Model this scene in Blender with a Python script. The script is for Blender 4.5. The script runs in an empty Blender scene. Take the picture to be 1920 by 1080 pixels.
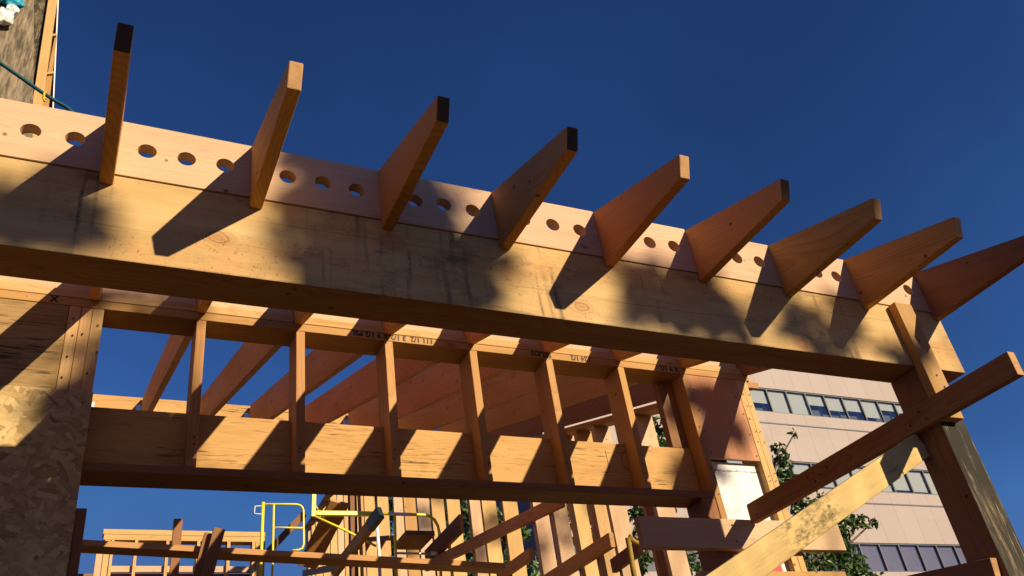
import bpy, bmesh, math, random
from mathutils import Vector, Matrix, Quaternion
import numpy as np

rnd = random.Random(7)
SC = bpy.context.scene
COL = SC.collection

# ------------------------------------------------------------------ camera
cam_d = bpy.data.cameras.new('camera')
cam = bpy.data.objects.new('camera', cam_d)
COL.objects.link(cam)
Rm = Matrix((((0.9037766,-0.1328335,-0.4068700),(-0.4067142,-0.5626272,-0.7197459),(-0.1333098,0.8159693,-0.5625146))))
cam.matrix_world = Matrix.Translation(((-0.33604, -2.07242, -1.51141))) @ Rm.to_4x4()
cam_d.sensor_width = 36.0
cam_d.lens = 31.2357
cam_d.shift_x = 0.000718
cam_d.shift_y = -0.002677
cam_d.clip_start = 0.05
cam_d.clip_end = 2000
SC.camera = cam

# ------------------------------------------------------------------ light
SUN = Vector((0.4105, -0.8370, 0.3620)).normalized()      # towards the sun
EL = math.asin(SUN.z)
world = bpy.data.worlds.new('World')
SC.world = world
world.use_nodes = True
wn = world.node_tree
bgn = wn.nodes['Background']
sky = wn.nodes.new('ShaderNodeTexSky')
sky.sky_type = 'NISHITA'
sky.sun_disc = False
sky.sun_elevation = EL
sky.sun_rotation = math.atan2(SUN.x, SUN.y)
sky.altitude = 0
sky.air_density = 1.0
sky.dust_density = 0.0
sky.ozone_density = 5.0
gam = wn.nodes.new('ShaderNodeGamma')              # deep polarised blue of a phone photograph
gam.inputs[1].default_value = 1.45
tin = wn.nodes.new('ShaderNodeMix'); tin.data_type = 'RGBA'; tin.blend_type = 'MULTIPLY'
tin.inputs[0].default_value = 1.0
tin.inputs[7].default_value = (0.368, 0.397, 0.443, 1)
cap = wn.nodes.new('ShaderNodeMix'); cap.data_type = 'RGBA'; cap.blend_type = 'DARKEN'   # the glow round the sun stays modest
cap.inputs[0].default_value = 1.0
cap.inputs[7].default_value = (1.9, 2.2, 4.0, 1)
wn.links.new(sky.outputs[0], cap.inputs[6])
wn.links.new(cap.outputs[2], gam.inputs[0])
wn.links.new(gam.outputs[0], tin.inputs[6])
tco = wn.nodes.new('ShaderNodeTexCoord')
hz = wn.nodes.new('ShaderNodeTexNoise')            # faint uneven high haze
hz.inputs['Scale'].default_value = 2.3
hz.inputs['Detail'].default_value = 5
wn.links.new(tco.outputs['Generated'], hz.inputs['Vector'])
hmr = wn.nodes.new('ShaderNodeMapRange')
hmr.inputs[1].default_value = 0.42; hmr.inputs[2].default_value = 0.75; hmr.inputs[3].default_value = 1.0; hmr.inputs[4].default_value = 1.32
wn.links.new(hz.outputs['Fac'], hmr.inputs[0])
hmx = wn.nodes.new('ShaderNodeVectorMath'); hmx.operation = 'SCALE'
wn.links.new(tin.outputs[2], hmx.inputs[0]); wn.links.new(hmr.outputs[0], hmx.inputs['Scale'])
wn.links.new(hmx.outputs[0], bgn.inputs[0])
bgn.inputs[1].default_value = 0.075

sl = bpy.data.lights.new('sun', 'SUN')
sl.energy = 5.0
sl.angle = math.radians(0.53)
sl.color = (1.0, 0.82, 0.58)
so = bpy.data.objects.new('sun', sl)
so.rotation_mode = 'QUATERNION'
so.rotation_quaternion = SUN.to_track_quat('Z', 'Y')
so.location = SUN * 30
COL.objects.link(so)
SC.view_settings.view_transform = 'Standard'
SC.view_settings.look = 'None'
SC.view_settings.exposure = 0.60
SC.view_settings.gamma = 1.0

# ------------------------------------------------------------------ node helpers
class NT:
    def __init__(s, name):
        s.m = bpy.data.materials.new(name); s.m.use_nodes = True
        s.t = s.m.node_tree; s.b = s.t.nodes['Principled BSDF']; s.out = s.t.nodes['Material Output']
    def n(s, typ, **kw):
        nd = s.t.nodes.new(typ)
        for k, v in kw.items(): setattr(nd, k, v)
        return nd
    def set(s, sock, v):
        if isinstance(v, bpy.types.NodeSocket): s.t.links.new(v, sock)
        elif v is not None: sock.default_value = v
    def math(s, op, a, b=None, c=None, clamp=False):
        nd = s.n('ShaderNodeMath', operation=op); nd.use_clamp = clamp
        s.set(nd.inputs[0], a); s.set(nd.inputs[1], b); s.set(nd.inputs[2], c)
        return nd.outputs[0]
    def vmath(s, op, a, b=None):
        nd = s.n('ShaderNodeVectorMath', operation=op)
        s.set(nd.inputs[0], a)
        if b is not None: s.set(nd.inputs[1], b)
        return nd.outputs['Value'] if op in ('LENGTH', 'DOT_PRODUCT', 'DISTANCE') else nd.outputs[0]
    def noise(s, vec, scale=1.0, detail=3.0, rough=0.55, col=False):
        nd = s.n('ShaderNodeTexNoise'); s.set(nd.inputs['Vector'], vec)
        nd.inputs['Scale'].default_value = scale; nd.inputs['Detail'].default_value = detail
        nd.inputs['Roughness'].default_value = rough
        return nd.outputs['Color'] if col else nd.outputs['Fac']
    def ramp(s, f, *stops):
        nd = s.n('ShaderNodeValToRGB'); s.set(nd.inputs[0], f)
        el = nd.color_ramp.elements
        while len(el) < len(stops): el.new(0.5)
        for e, (p, c) in zip(el, stops):
            e.position = p
            e.color = (c, c, c, 1) if isinstance(c, (int, float)) else (*c, 1)
        return nd.outputs[0]
    def mix(s, f, a, b, mode='MIX'):
        nd = s.n('ShaderNodeMix', data_type='RGBA', blend_type=mode)
        s.set(nd.inputs[0], f)
        s.set(nd.inputs[6], (*a, 1) if isinstance(a, tuple) else a)
        s.set(nd.inputs[7], (*b, 1) if isinstance(b, tuple) else b)
        return nd.outputs[2]
    def mr(s, v, a, b, c=0.0, d=1.0):
        nd = s.n('ShaderNodeMapRange'); s.set(nd.inputs[0], v)
        nd.inputs[1].default_value = a; nd.inputs[2].default_value = b
        nd.inputs[3].default_value = c; nd.inputs[4].default_value = d
        return nd.outputs[0]
    def objc(s):
        return s.n('ShaderNodeTexCoord').outputs['Object']
    def geo(s):
        return s.n('ShaderNodeNewGeometry').outputs['Position']
    def rand(s):
        w = s.n('ShaderNodeTexWhiteNoise', noise_dimensions='1D')
        s.set(w.inputs['W'], s.n('ShaderNodeObjectInfo').outputs['Random'])
        return w.outputs['Color'], w.outputs['Value']
    def xyz(s, v):
        nd = s.n('ShaderNodeSeparateXYZ'); s.set(nd.inputs[0], v); return nd.outputs
    def vec(s, x, y, z):
        nd = s.n('ShaderNodeCombineXYZ')
        for i, v in enumerate((x, y, z)): s.set(nd.inputs[i], v)
        return nd.outputs[0]
    def bump(s, h, strength=0.3, dist=0.004):
        nd = s.n('ShaderNodeBump'); s.set(nd.inputs['Height'], h)
        nd.inputs['Strength'].default_value = strength; nd.inputs['Distance'].default_value = dist
        s.set(s.b.inputs['Normal'], nd.outputs[0])
    def fin(s, col, rough=0.7, spec=0.25):
        s.set(s.b.inputs['Base Color'], (*col, 1) if isinstance(col, tuple) else col)
        s.set(s.b.inputs['Roughness'], rough)
        s.b.inputs['Specular IOR Level'].default_value = spec
        return s.m

def plain(name, col, rough=0.6, spec=0.3, metal=0.0, var=0.12, sc=18.0):
    k = NT(name)
    v = k.noise(k.objc(), sc, 4)
    c = k.mix(v, tuple(x * (1 - var) for x in col), tuple(min(1, x * (1 + var)) for x in col))
    k.b.inputs['Metallic'].default_value = metal
    k.bump(v, 0.1, 0.002)
    return k.fin(c, rough, spec)

def wood(name, light, dark, ring=0.0075, contrast=1.0, knots=1.0, knotcol=(0.16, 0.06, 0.02), stain=None, gray=0.0, varv=0.22, specks=True):
    light, dark = tuple(a * 0.84 for a in light), tuple(a * 0.84 for a in dark)
    k = NT(name)
    col3, val = k.rand()
    o = k.objc()
    off = k.vmath('MULTIPLY', k.vmath('SUBTRACT', col3, (0.5, 0.5, 0.5)), (23.0, 0.20, 0.24))
    p = k.vmath('ADD', o, off)
    warp = k.vmath('MULTIPLY', k.vmath('SUBTRACT', k.noise(k.vmath('MULTIPLY', p, (1.1, 4.0, 4.0)), 1.0, 2.0, 0.5, col=True), (0.5, 0.5, 0.5)), (0.0, 0.11, 0.11))
    # knots
    vor = k.n('ShaderNodeTexVoronoi', feature='F1')
    k.set(vor.inputs['Vector'], k.vmath('MULTIPLY', p, (2.6, 6.0, 6.0)))
    vor.inputs['Scale'].default_value = 1.0
    kd = vor.outputs['Distance']
    knot = k.mr(kd, 0.09 * knots + 0.001, 0.03 * knots, 0.0, 1.0)
    swirl = k.mr(kd, 0.32, 0.04, 0.0, 0.020)
    p2 = k.vmath('ADD', p, warp)
    x, y, z = k.xyz(p2)
    r = k.math('ADD', k.vmath('LENGTH', k.vec(0.0, y, z)), swirl)
    ph = k.math('FRACT', k.math('DIVIDE', r, ring))
    rings = k.math('POWER', ph, 2.2)
    fine = k.noise(k.vmath('MULTIPLY', p, (5.0, 230.0, 230.0)), 1.0, 3.0, 0.6)
    med = k.noise(k.vmath('MULTIPLY', p, (1.6, 34.0, 34.0)), 1.0, 3.0, 0.6)
    broad = k.noise(k.vmath('MULTIPLY', p, (1.3, 5.0, 5.0)), 1.0, 3.0, 0.5)
    s_ = k.math('ADD', k.math('MULTIPLY', rings, 0.30 * contrast), k.math('MULTIPLY', fine, 0.34))
    s_ = k.math('ADD', s_, k.math('MULTIPLY', k.math('ADD', med, broad), 0.46))
    f = k.mr(s_, 0.38, 1.05, 0.0, 1.0)
    c = k.mix(f, light, dark)
    c = k.mix(k.math('MULTIPLY', knot, 0.85), c, knotcol)
    halo = k.mr(kd, 0.17 * knots + 0.001, 0.05, 0.0, 0.35)
    c = k.mix(halo, c, tuple(a * 0.5 + b * 0.5 for a, b in zip(dark, knotcol)))
    if specks:
        v2 = k.n('ShaderNodeTexVoronoi', feature='F1'); k.set(v2.inputs['Vector'], k.vmath('ADD', p, (3.3, 1.7, 0.4))); v2.inputs['Scale'].default_value = 9.0
        c = k.mix(k.mr(v2.outputs['Distance'], 0.085, 0.05, 0.0, 0.75), c, (0.03, 0.018, 0.01))
    sm = k.noise(k.vmath('MULTIPLY', p, (2.2, 7.0, 7.0)), 1.7, 5.0, 0.7)
    c = k.mix(k.mr(sm, 0.60, 0.80, 0.0, 0.45), c, tuple(a * 0.42 for a in dark))
    if gray:
        gm = k.mr(k.noise(k.vmath('MULTIPLY', o, (3.0, 22.0, 22.0)), 1.0, 5.0, 0.7), 0.5 - gray * 0.25, 0.62, 0.0, 0.9)
        c = k.mix(gm, c, (0.052, 0.043, 0.03))
    if stain: c = stain(k, o, c)
    hsv = k.n('ShaderNodeHueSaturation'); k.set(hsv.inputs['Color'], c)
    k.set(hsv.inputs['Value'], k.mr(val, 0, 1, 1 - varv, 1 + varv * 0.7))
    k.set(hsv.inputs['Hue'], k.mr(k.xyz(col3)[1], 0, 1, 0.492, 0.507))
    k.bump(k.math('ADD', k.math('MULTIPLY', fine, 0.6), k.math('MULTIPLY', rings, 0.3)), 0.28, 0.0025)
    return k.fin(hsv.outputs[0], k.mr(broad, 0.3, 0.7, 0.62, 0.82), 0.22)

def endgrain(name, light, dark, ring=0.006):
    light, dark = tuple(a * 0.84 for a in light), tuple(a * 0.84 for a in dark)
    k = NT(name)
    col3, val = k.rand()
    p = k.vmath('ADD', k.objc(), k.vmath('MULTIPLY', k.vmath('SUBTRACT', col3, (0.5, 0.5, 0.5)), (3.0, 0.22, 0.2)))
    w = k.vmath('MULTIPLY', k.noise(p, 30.0, 2.0, 0.5, col=True), (0.0, 0.006, 0.006))
    x, y, z = k.xyz(k.vmath('ADD', p, w))
    ph = k.math('FRACT', k.math('DIVIDE', k.vmath('LENGTH', k.vec(0.0, y, z)), ring))
    n = k.noise(p, 70.0, 4.0, 0.7)
    f = k.math('ADD', k.math('MULTIPLY', ph, 0.55), k.math('MULTIPLY', n, 0.45))
    c = k.mix(f, light, dark)
    c = k.mix(k.mr(k.noise(p, 14.0, 4.0, 0.7), 0.5, 0.75, 0.0, 0.6), c, tuple(a * 0.4 for a in dark))
    k.bump(f, 0.3, 0.002)
    return k.fin(c, 0.85, 0.15)

# ------------------------------------------------------------------ materials
def window(k, v, c, w):
    return k.mr(k.math('ABSOLUTE', k.math('SUBTRACT', v, c)), w, w * 0.55, 0.0, 1.0)

def beam_stain(k, o, c):
    # weather marks on the big timber: thin vertical drips, black mildew patches, knots, checks and a grimy lower edge
    x, y, z = k.xyz(o)
    zz = k.math('ADD', z, k.math('MULTIPLY', k.noise(k.vec(k.math('MULTIPLY', x, 1.3), 0.0, 0.0), 1.0, 3.0, 0.6), 0.05))
    wob = k.noise(k.vec(k.math('MULTIPLY', x, 2.0), 0.0, k.math('MULTIPLY', z, 14.0)), 1.0, 4.0, 0.6)
    c = k.mix(k.mr(wob, 0.40, 0.66, 0.0, 0.38), c, (0.30, 0.165, 0.055))
    c = k.mix(k.mr(k.noise(k.vec(k.math('MULTIPLY', x, 1.6), 0.0, k.math('MULTIPLY', z, 5.0)), 1.3, 3.0, 0.6), 0.50, 0.68, 0.0, 0.40), c, (0.46, 0.22, 0.08))
    for cz, ph in ((-0.036, 0.0), (0.062, 7.0)):
        d = k.math('ABSOLUTE', k.math('SUBTRACT', zz, cz + 0.025))
        pres = k.noise(k.vec(k.math('ADD', k.math('MULTIPLY', x, 1.1), ph), ph, 0.0), 1.0, 2.0, 0.5)
        c = k.mix(k.math('MULTIPLY', k.mr(d, 0.0022, 0.0006, 0.0, 0.5), k.mr(pres, 0.44, 0.54, 0.0, 1.0)), c, (0.09, 0.05, 0.02))
    # knots with rings round them
    for kx, kz, kr in ((-0.223, -0.02, 0.024), (0.294, 0.061, 0.03), (0.943, -0.084, 0.024), (1.878, -0.11, 0.028), (-1.3, 0.03, 0.028)):
        dd = k.vmath('LENGTH', k.vec(k.math('MULTIPLY', k.math('SUBTRACT', x, kx), 0.62), 0.0, k.math('SUBTRACT', z, kz)))
        dn = k.math('ADD', dd, k.math('MULTIPLY', k.noise(o, 12.0, 4.0, 0.65), 0.045))
        rg = k.math('SINE', k.math('MULTIPLY', dn, 520.0))
        c = k.mix(k.math('MULTIPLY', k.mr(dn, 0.085, 0.035, 0.0, 1.0), k.mr(rg, -0.4, 1.0, 0.0, 0.30)), c, (0.24, 0.115, 0.038))
        c = k.mix(k.mr(dn, kr + 0.034, kr + 0.006, 0.0, 0.55), c, (0.33, 0.125, 0.045))
        c = k.mix(k.mr(k.math('ABSOLUTE', k.math('SUBTRACT', dn, kr + 0.016)), 0.003, 0.001, 0.0, 0.32), c, (0.10, 0.04, 0.015))
    where = None
    for wx, ww in ((0.10, 0.13), (0.40, 0.26), (-0.58, 0.10), (-0.95, 0.12), (0.80, 0.10), (1.30, 0.12), (2.05, 0.2)):
        b = window(k, x, wx, ww)
        where = b if where is None else k.math('MAXIMUM', where, b)
    drip = k.noise(k.vec(k.math('MULTIPLY', k.math('ADD', x, k.math('MULTIPLY', k.noise(o, 7.0, 2.0, 0.5), 0.014)), 44.0), 3.7, k.math('MULTIPLY', z, 2.6)), 1.0, 1.0, 0.5)
    brk = k.mr(k.noise(o, 70.0, 4.0, 0.75), 0.34, 0.58, 0.35, 1.0)
    m = k.math('MULTIPLY', k.math('MULTIPLY', k.mr(drip, 0.56, 0.72, 0.0, 1.0), where), brk)
    m = k.math('MULTIPLY', m, k.mr(k.noise(k.vec(k.math('MULTIPLY', x, 9.0), 9.0, k.math('MULTIPLY', z, 7.0)), 1.0, 2.0, 0.5), 0.36, 0.52, 0.0, 1.0))
    c = k.mix(k.math('MULTIPLY', m, 0.85), c, (0.045, 0.038, 0.024))
    mil = k.noise(k.vec(k.math('MULTIPLY', x, 3.2), 0.0, k.math('MULTIPLY', z, 8.0)), 1.0, 6.0, 0.75)
    c = k.mix(k.math('MULTIPLY', k.mr(mil, 0.52, 0.66, 0.0, 0.7), k.math('MAXIMUM', where, 0.25)), c, (0.085, 0.075, 0.036))
    spk = k.noise(o, 95.0, 3.0, 0.7)
    spw = k.noise(k.vmath('MULTIPLY', o, (1.5, 1.0, 5.0)), 1.3, 3.0, 0.5)
    c = k.mix(k.math('MULTIPLY', k.mr(spk, 0.60, 0.70, 0.0, 0.85), k.mr(spw, 0.46, 0.62, 0.0, 1.0)), c, (0.03, 0.026, 0.018))
    eg = k.math('ADD', z, k.math('MULTIPLY', k.noise(k.vmath('MULTIPLY', o, (3.0, 1.0, 20.0)), 1.0, 6.0, 0.8), 0.14))
    c = k.mix(k.mr(eg, -0.070, -0.095, 0.0, 0.85), c, (0.085, 0.078, 0.048))
    return c

def brace_stain(k, o, c):
    x, y, z = k.xyz(o)
    pn = k.noise(k.vmath('MULTIPLY', o, (14.0, 60.0, 34.0)), 1.0, 6.0, 0.8)
    pw = k.math('MAXIMUM', window(k, x, -0.52, 0.20), k.math('MULTIPLY', window(k, x, 0.35, 0.5), 0.35))
    c = k.mix(k.math('MULTIPLY', k.mr(pn, 0.44, 0.62, 0.0, 0.85), pw), c, (0.060, 0.048, 0.024))
    n = k.noise(k.vmath('MULTIPLY', o, (6.0, 40.0, 30.0)), 1.0, 6.0, 0.8)
    w = k.noise(k.vmath('MULTIPLY', o, (2.2, 1.0, 6.0)), 1.0, 3.0, 0.6)
    c = k.mix(k.math('MULTIPLY', k.mr(n, 0.50, 0.70, 0.0, 1.0), k.mr(w, 0.46, 0.66, 0.0, 0.85)), c, (0.07, 0.055, 0.025))
    return c

def post_stain(k, o, c):
    x, y, z = k.xyz(o)
    n = k.noise(k.vmath('MULTIPLY', o, (2.2, 30.0, 30.0)), 1.0, 6.0, 0.8)
    c = k.mix(k.mr(n, 0.40, 0.54, 0.0, 0.92), c, (0.024, 0.021, 0.015))
    big = k.noise(k.vmath('MULTIPLY', o, (4.0, 16.0, 16.0)), 1.0, 4.0, 0.7)
    c = k.mix(k.math('MAXIMUM', k.mr(big, 0.47, 0.56, 0.0, 0.9), window(k, x, 1.17, 0.20)), c, (0.022, 0.019, 0.013))
    n2 = k.noise(k.vmath('MULTIPLY', o, (5.0, 75.0, 75.0)), 1.0, 4.0, 0.75)
    return k.mix(k.mr(n2, 0.57, 0.70, 0.0, 0.7), c, (0.40, 0.34, 0.22))

M = {}
M['beam'] = wood('weathered_beam_fir', (0.68, 0.47, 0.215), (0.50, 0.295, 0.11), ring=0.013, knots=1.3, stain=beam_stain, contrast=0.35, varv=0.02, specks=False)
M['block'] = wood('pink_fir', (0.68, 0.49, 0.305), (0.53, 0.325, 0.185), ring=0.009, knots=0.5, varv=0.06, contrast=0.8)
M['rafter'] = wood('orange_fir', (0.76, 0.40, 0.125), (0.53, 0.235, 0.062), ring=0.011, knots=0.8, contrast=1.2, varv=0.14)
M['red'] = wood('red_fir', (0.78, 0.335, 0.115), (0.56, 0.20, 0.062), ring=0.010, knots=0.8, varv=0.04)
M['stud'] = wood('stud_fir', (0.58, 0.335, 0.125), (0.39, 0.195, 0.062), ring=0.009, knots=0.8, varv=0.12)
M['pale'] = wood('pale_fir', (0.70, 0.47, 0.20), (0.52, 0.30, 0.105), ring=0.009, knots=0.7, varv=0.10)
M['pine'] = wood('yellow_pine', (0.68, 0.50, 0.20), (0.52, 0.345, 0.12), ring=0.010, contrast=0.35, knots=0.6, stain=brace_stain, varv=0.05)
M['gray'] = wood('weathered_post_fir', (0.50, 0.37, 0.18), (0.34, 0.21, 0.085), ring=0.010, knots=0.6, contrast=0.3, gray=1.0, stain=post_stain, varv=0.05)
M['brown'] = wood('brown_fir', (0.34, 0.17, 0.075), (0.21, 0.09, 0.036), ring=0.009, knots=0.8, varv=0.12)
M['end_light'] = endgrain('cut_end_light', (0.64, 0.40, 0.19), (0.42, 0.21, 0.085))
M['end_mid'] = endgrain('cut_end_mid', (0.30, 0.17, 0.08), (0.17, 0.085, 0.035))
M['end_dark'] = endgrain('cut_end_blackened', (0.15, 0.085, 0.045), (0.040, 0.025, 0.015))

def psl_mat(name, light, dark, crack, thr=0.57):
    light, dark = tuple(a * 0.84 for a in light), tuple(a * 0.84 for a in dark)
    k = NT(name)
    col3, val = k.rand()
    p = k.vmath('ADD', k.objc(), k.vmath('MULTIPLY', col3, (11.0, 3.0, 3.0)))
    p = k.vmath('ADD', p, k.vmath('MULTIPLY', k.noise(k.vmath('MULTIPLY', p, (5.0, 14.0, 14.0)), 1.0, 2.0, 0.5, col=True), (0.0, 0.014, 0.014)))
    a = k.noise(k.vmath('MULTIPLY', p, (7.0, 120.0, 120.0)), 1.0, 3.0, 0.65)
    b = k.noise(k.vmath('MULTIPLY', p, (7.0, 105.0, 105.0)), 1.0, 4.0, 0.7)
    g = k.noise(k.vmath('MULTIPLY', p, (2.0, 10.0, 10.0)), 1.0, 3.0, 0.5)
    c = k.mix(k.mr(k.math('ADD', k.math('MULTIPLY', a, 0.6), k.math('MULTIPLY', g, 0.5)), 0.35, 0.8), light, dark)
    g2 = k.noise(k.vmath('MULTIPLY', p, (1.3, 13.0, 13.0)), 1.0, 3.0, 0.6)
    b = k.math('ADD', b, k.math('MULTIPLY', k.math('SUBTRACT', g2, 0.5), 0.45))
    c = k.mix(k.mr(b, thr, thr + 0.13, 0.0, 0.9), c, crack)
    k.bump(b, 0.5, -0.003)
    return k.fin(c, 0.75, 0.2)
M['psl'] = psl_mat('strand_lumber', (0.62, 0.385, 0.145), (0.43, 0.225, 0.07), (0.10, 0.045, 0.015))
M['psl_dark'] = psl_mat('weathered_strand_lumber', (0.43, 0.285, 0.115), (0.25, 0.15, 0.058), (0.045, 0.026, 0.012), 0.52)

def osb_mat(name, light, mid, dark):
    k = NT(name)
    o = k.objc()
    c = None; best = None
    for i, ang in enumerate((0.3, 1.25, -0.75, 2.2, -0.2, 0.85)):
        mp = k.n('ShaderNodeMapping'); k.set(mp.inputs['Vector'], o)
        mp.inputs['Rotation'].default_value = (0, ang, 0); mp.inputs['Location'].default_value = (i * 3.1, i * 1.7, i * 2.3)
        q = k.vmath('MULTIPLY', mp.outputs[0], (13.0, 1.0, 48.0))
        q = k.vmath('ADD', q, k.vmath('MULTIPLY', k.noise(o, 9.0, 2.0, 0.5, col=True), (0.7, 0.7, 0.7)))
        v = k.n('ShaderNodeTexVoronoi', feature='F1', distance='CHEBYCHEV'); k.set(v.inputs['Vector'], q); v.inputs['Scale'].default_value = 1.0
        r1, r2, r3 = k.xyz(v.outputs['Color'])
        gr = k.noise(k.vmath('MULTIPLY', mp.outputs[0], (12.0, 1.0, 230.0)), 1.0, 3.0, 0.6)
        ci = k.ramp(k.math('ADD', k.math('MULTIPLY', r2, 0.8), k.math('MULTIPLY', gr, 0.25)), (0.0, dark), (0.28, mid), (0.62, light), (1.0, tuple(min(1, a * 1.12) for a in light)))
        edge = k.mr(v.outputs['Distance'], 0.35, 0.6, 1.0, 0.78)
        ci = k.mix(1.0, ci, k.vec(edge, edge, edge), 'MULTIPLY')
        if c is None: c, best = ci, r1
        else:
            sel = k.math('GREATER_THAN', r1, best)
            c = k.mix(sel, c, ci); best = k.math('MAXIMUM', best, r1)
    k.bump(best, 0.25, 0.002)
    return k.fin(c, 0.6, 0.3)
M['osb'] = osb_mat('strand_board', (0.50, 0.36, 0.15), (0.39, 0.26, 0.092), (0.20, 0.113, 0.04))
M['ply'] = wood('plywood_face', (0.57, 0.30, 0.145), (0.42, 0.195, 0.085), ring=0.021, contrast=0.8, knots=0.6, varv=0.02)

def wrap_mat():
    k = NT('white_wrap')
    o = k.objc()
    n = k.noise(o, 7.0, 5.0, 0.65); n2 = k.noise(o, 46.0, 4.0, 0.7)
    x, y, z = k.xyz(o)
    c = k.mix(k.mr(n, 0.50, 0.70, 0.0, 0.7), (0.62, 0.63, 0.61), (0.34, 0.36, 0.345))
    tear = k.math('ADD', x, k.math('MULTIPLY', k.noise(o, 22.0, 4.0, 0.7), 0.03))
    c = k.mix(k.mr(k.math('ABSOLUTE', k.math('SUBTRACT', tear, 0.640)), 0.006, 0.002, 0.0, 0.85), c, (0.10, 0.10, 0.09))
    c = k.mix(k.mr(k.math('ABSOLUTE', k.math('SUBTRACT', tear, 0.43)), 0.004, 0.001, 0.0, 0.5), c, (0.2, 0.2, 0.19))
    c = k.mix(k.math('MULTIPLY', k.mr(n2, 0.60, 0.70, 0.0, 0.8), k.mr(n, 0.45, 0.6)), c, (0.16, 0.16, 0.15))
    k.bump(n, 0.6, 0.02)
    return k.fin(c, 0.45, 0.4)
M['wrap'] = wrap_mat()
M['red_print'] = plain('red_print', (0.50, 0.025, 0.025), 0.5)
M['white'] = plain('white_print', (0.75, 0.74, 0.70), 0.5)
M['ink'] = plain('black_marker', (0.012, 0.011, 0.014), 0.6)
M['yellow'] = plain('yellow_paint', (0.78, 0.66, 0.02), 0.38, 0.45, var=0.10)
M['mustard'] = plain('worn_mustard_paint', (0.24, 0.155, 0.015), 0.6, 0.3, var=0.35)  # darkened yellow for the hooked tube, its shade put into the colour
M['white_paint'] = plain('white_paint', (0.80, 0.80, 0.76), 0.4)
M['black_wrap'] = plain('black_plastic', (0.014, 0.018, 0.026), 0.35, 0.5)
M['steel'] = plain('galvanised_steel', (0.62, 0.64, 0.66), 0.32, 0.5, metal=0.9)
M['cable'] = plain('teal_cable', (0.012, 0.075, 0.085), 0.5)
M['hook'] = plain('brass_hook', (0.62, 0.42, 0.02), 0.4)
M['tarp_blue'] = plain('blue_tarp', (0.03, 0.32, 0.45), 0.5, sc=40)
M['tarp_white'] = plain('white_tarp', (0.66, 0.70, 0.68), 0.6, sc=30)
M['dirt'] = plain('site_dirt', (0.050, 0.029, 0.016), 0.9, 0.1, var=0.35, sc=0.9)
M['pane_dark'] = plain('dark_room', (0.068, 0.082, 0.105), 0.6)
M['blind'] = plain('window_blind', (0.53, 0.525, 0.44), 0.8)
M['curtain'] = plain('violet_grey_curtain', (0.16, 0.14, 0.165), 0.5, var=0.25, sc=1.5)
M['frame'] = plain('window_frame_metal', (0.085, 0.092, 0.10), 0.5)
M['bark'] = plain('bark', (0.12, 0.09, 0.065), 0.9, 0.1, var=0.4)

def glass_mat():
    k = NT('window_glass')
    tr = k.n('ShaderNodeBsdfTransparent'); tr.inputs[0].default_value = (0.93, 0.95, 0.96, 1)
    gl = k.n('ShaderNodeBsdfGlossy'); gl.inputs['Roughness'].default_value = 0.03
    gl.inputs[0].default_value = (0.9, 0.92, 0.95, 1)
    mx = k.n('ShaderNodeMixShader'); mx.inputs[0].default_value = 0.13
    k.t.links.new(tr.outputs[0], mx.inputs[1]); k.t.links.new(gl.outputs[0], mx.inputs[2])
    k.t.links.new(mx.outputs[0], k.out.inputs[0])
    return k.m
M['glass'] = glass_mat()

def tower_mat():
    k = NT('pink_stone_panels')
    x, y, z = k.xyz(k.objc())
    j = k.math('FRACT', k.math('DIVIDE', x, 1.27))
    jl = k.mr(k.math('ABSOLUTE', k.math('SUBTRACT', j, 0.5)), 0.485, 0.497, 0.0, 1.0)
    cell = k.n('ShaderNodeTexWhiteNoise', noise_dimensions='2D')
    k.set(cell.inputs['Vector'], k.vec(k.math('FLOOR', k.math('DIVIDE', x, 1.27)), k.math('FLOOR', k.math('DIVIDE', z, 1.3)), 0.0))
    n = k.noise(k.objc(), 0.6, 5.0, 0.6)
    v = k.math('ADD', k.math('MULTIPLY', cell.outputs['Value'], 0.35), k.math('MULTIPLY', n, 0.65))
    c = k.mix(v, (0.28, 0.232, 0.21), (0.355, 0.292, 0.262))
    c = k.mix(k.math('MULTIPLY', jl, 0.75), c, (0.16, 0.115, 0.105))
    return k.fin(c, 0.6, 0.3)
M['tower'] = tower_mat()

def leaf_mat(name, a, b):
    k = NT(name)
    g = k.n('ShaderNodeNewGeometry')
    c = k.mix(g.outputs['Random Per Island'], a, b)
    k.b.inputs['Subsurface Weight'].default_value = 0.0
    k.fin(c, 0.45, 0.4)
    tl = k.n('ShaderNodeBsdfTranslucent'); k.set(tl.inputs[0], k.mix(0.5, c, (0.10, 0.20, 0.02)))
    mx = k.n('ShaderNodeMixShader'); mx.inputs[0].default_value = 0.22
    k.t.links.new(k.b.outputs[0], mx.inputs[1]); k.t.links.new(tl.outputs[0], mx.inputs[2])
    k.t.links.new(mx.outputs[0], k.out.inputs[0])
    return k.m
M['leaf'] = leaf_mat('glossy_leaves', (0.014, 0.042, 0.009), (0.11, 0.175, 0.045))

# ------------------------------------------------------------------ object helpers
WM = {}
def link(ob, mat, parent=None):
    COL.objects.link(ob)
    WM[ob] = mat
    if parent is not None:
        ob.parent = parent
        ob.matrix_basis = WM[parent].inverted() @ mat
    else:
        ob.matrix_basis = mat
    return ob

def tag(o, label=None, cat=None, group=None, kind=None):
    if label: o['label'] = label
    if cat: o['category'] = cat
    if group: o['group'] = group
    if kind: o['kind'] = kind
    return o

def empty(name, loc, label=None, cat=None, group=None, rot=None):
    e = bpy.data.objects.new(name, None)
    e.empty_display_size = 0.2
    link(e, Matrix.Translation(loc) @ (rot.to_4x4() if rot else Matrix()))
    return tag(e, label, cat, group)

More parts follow.
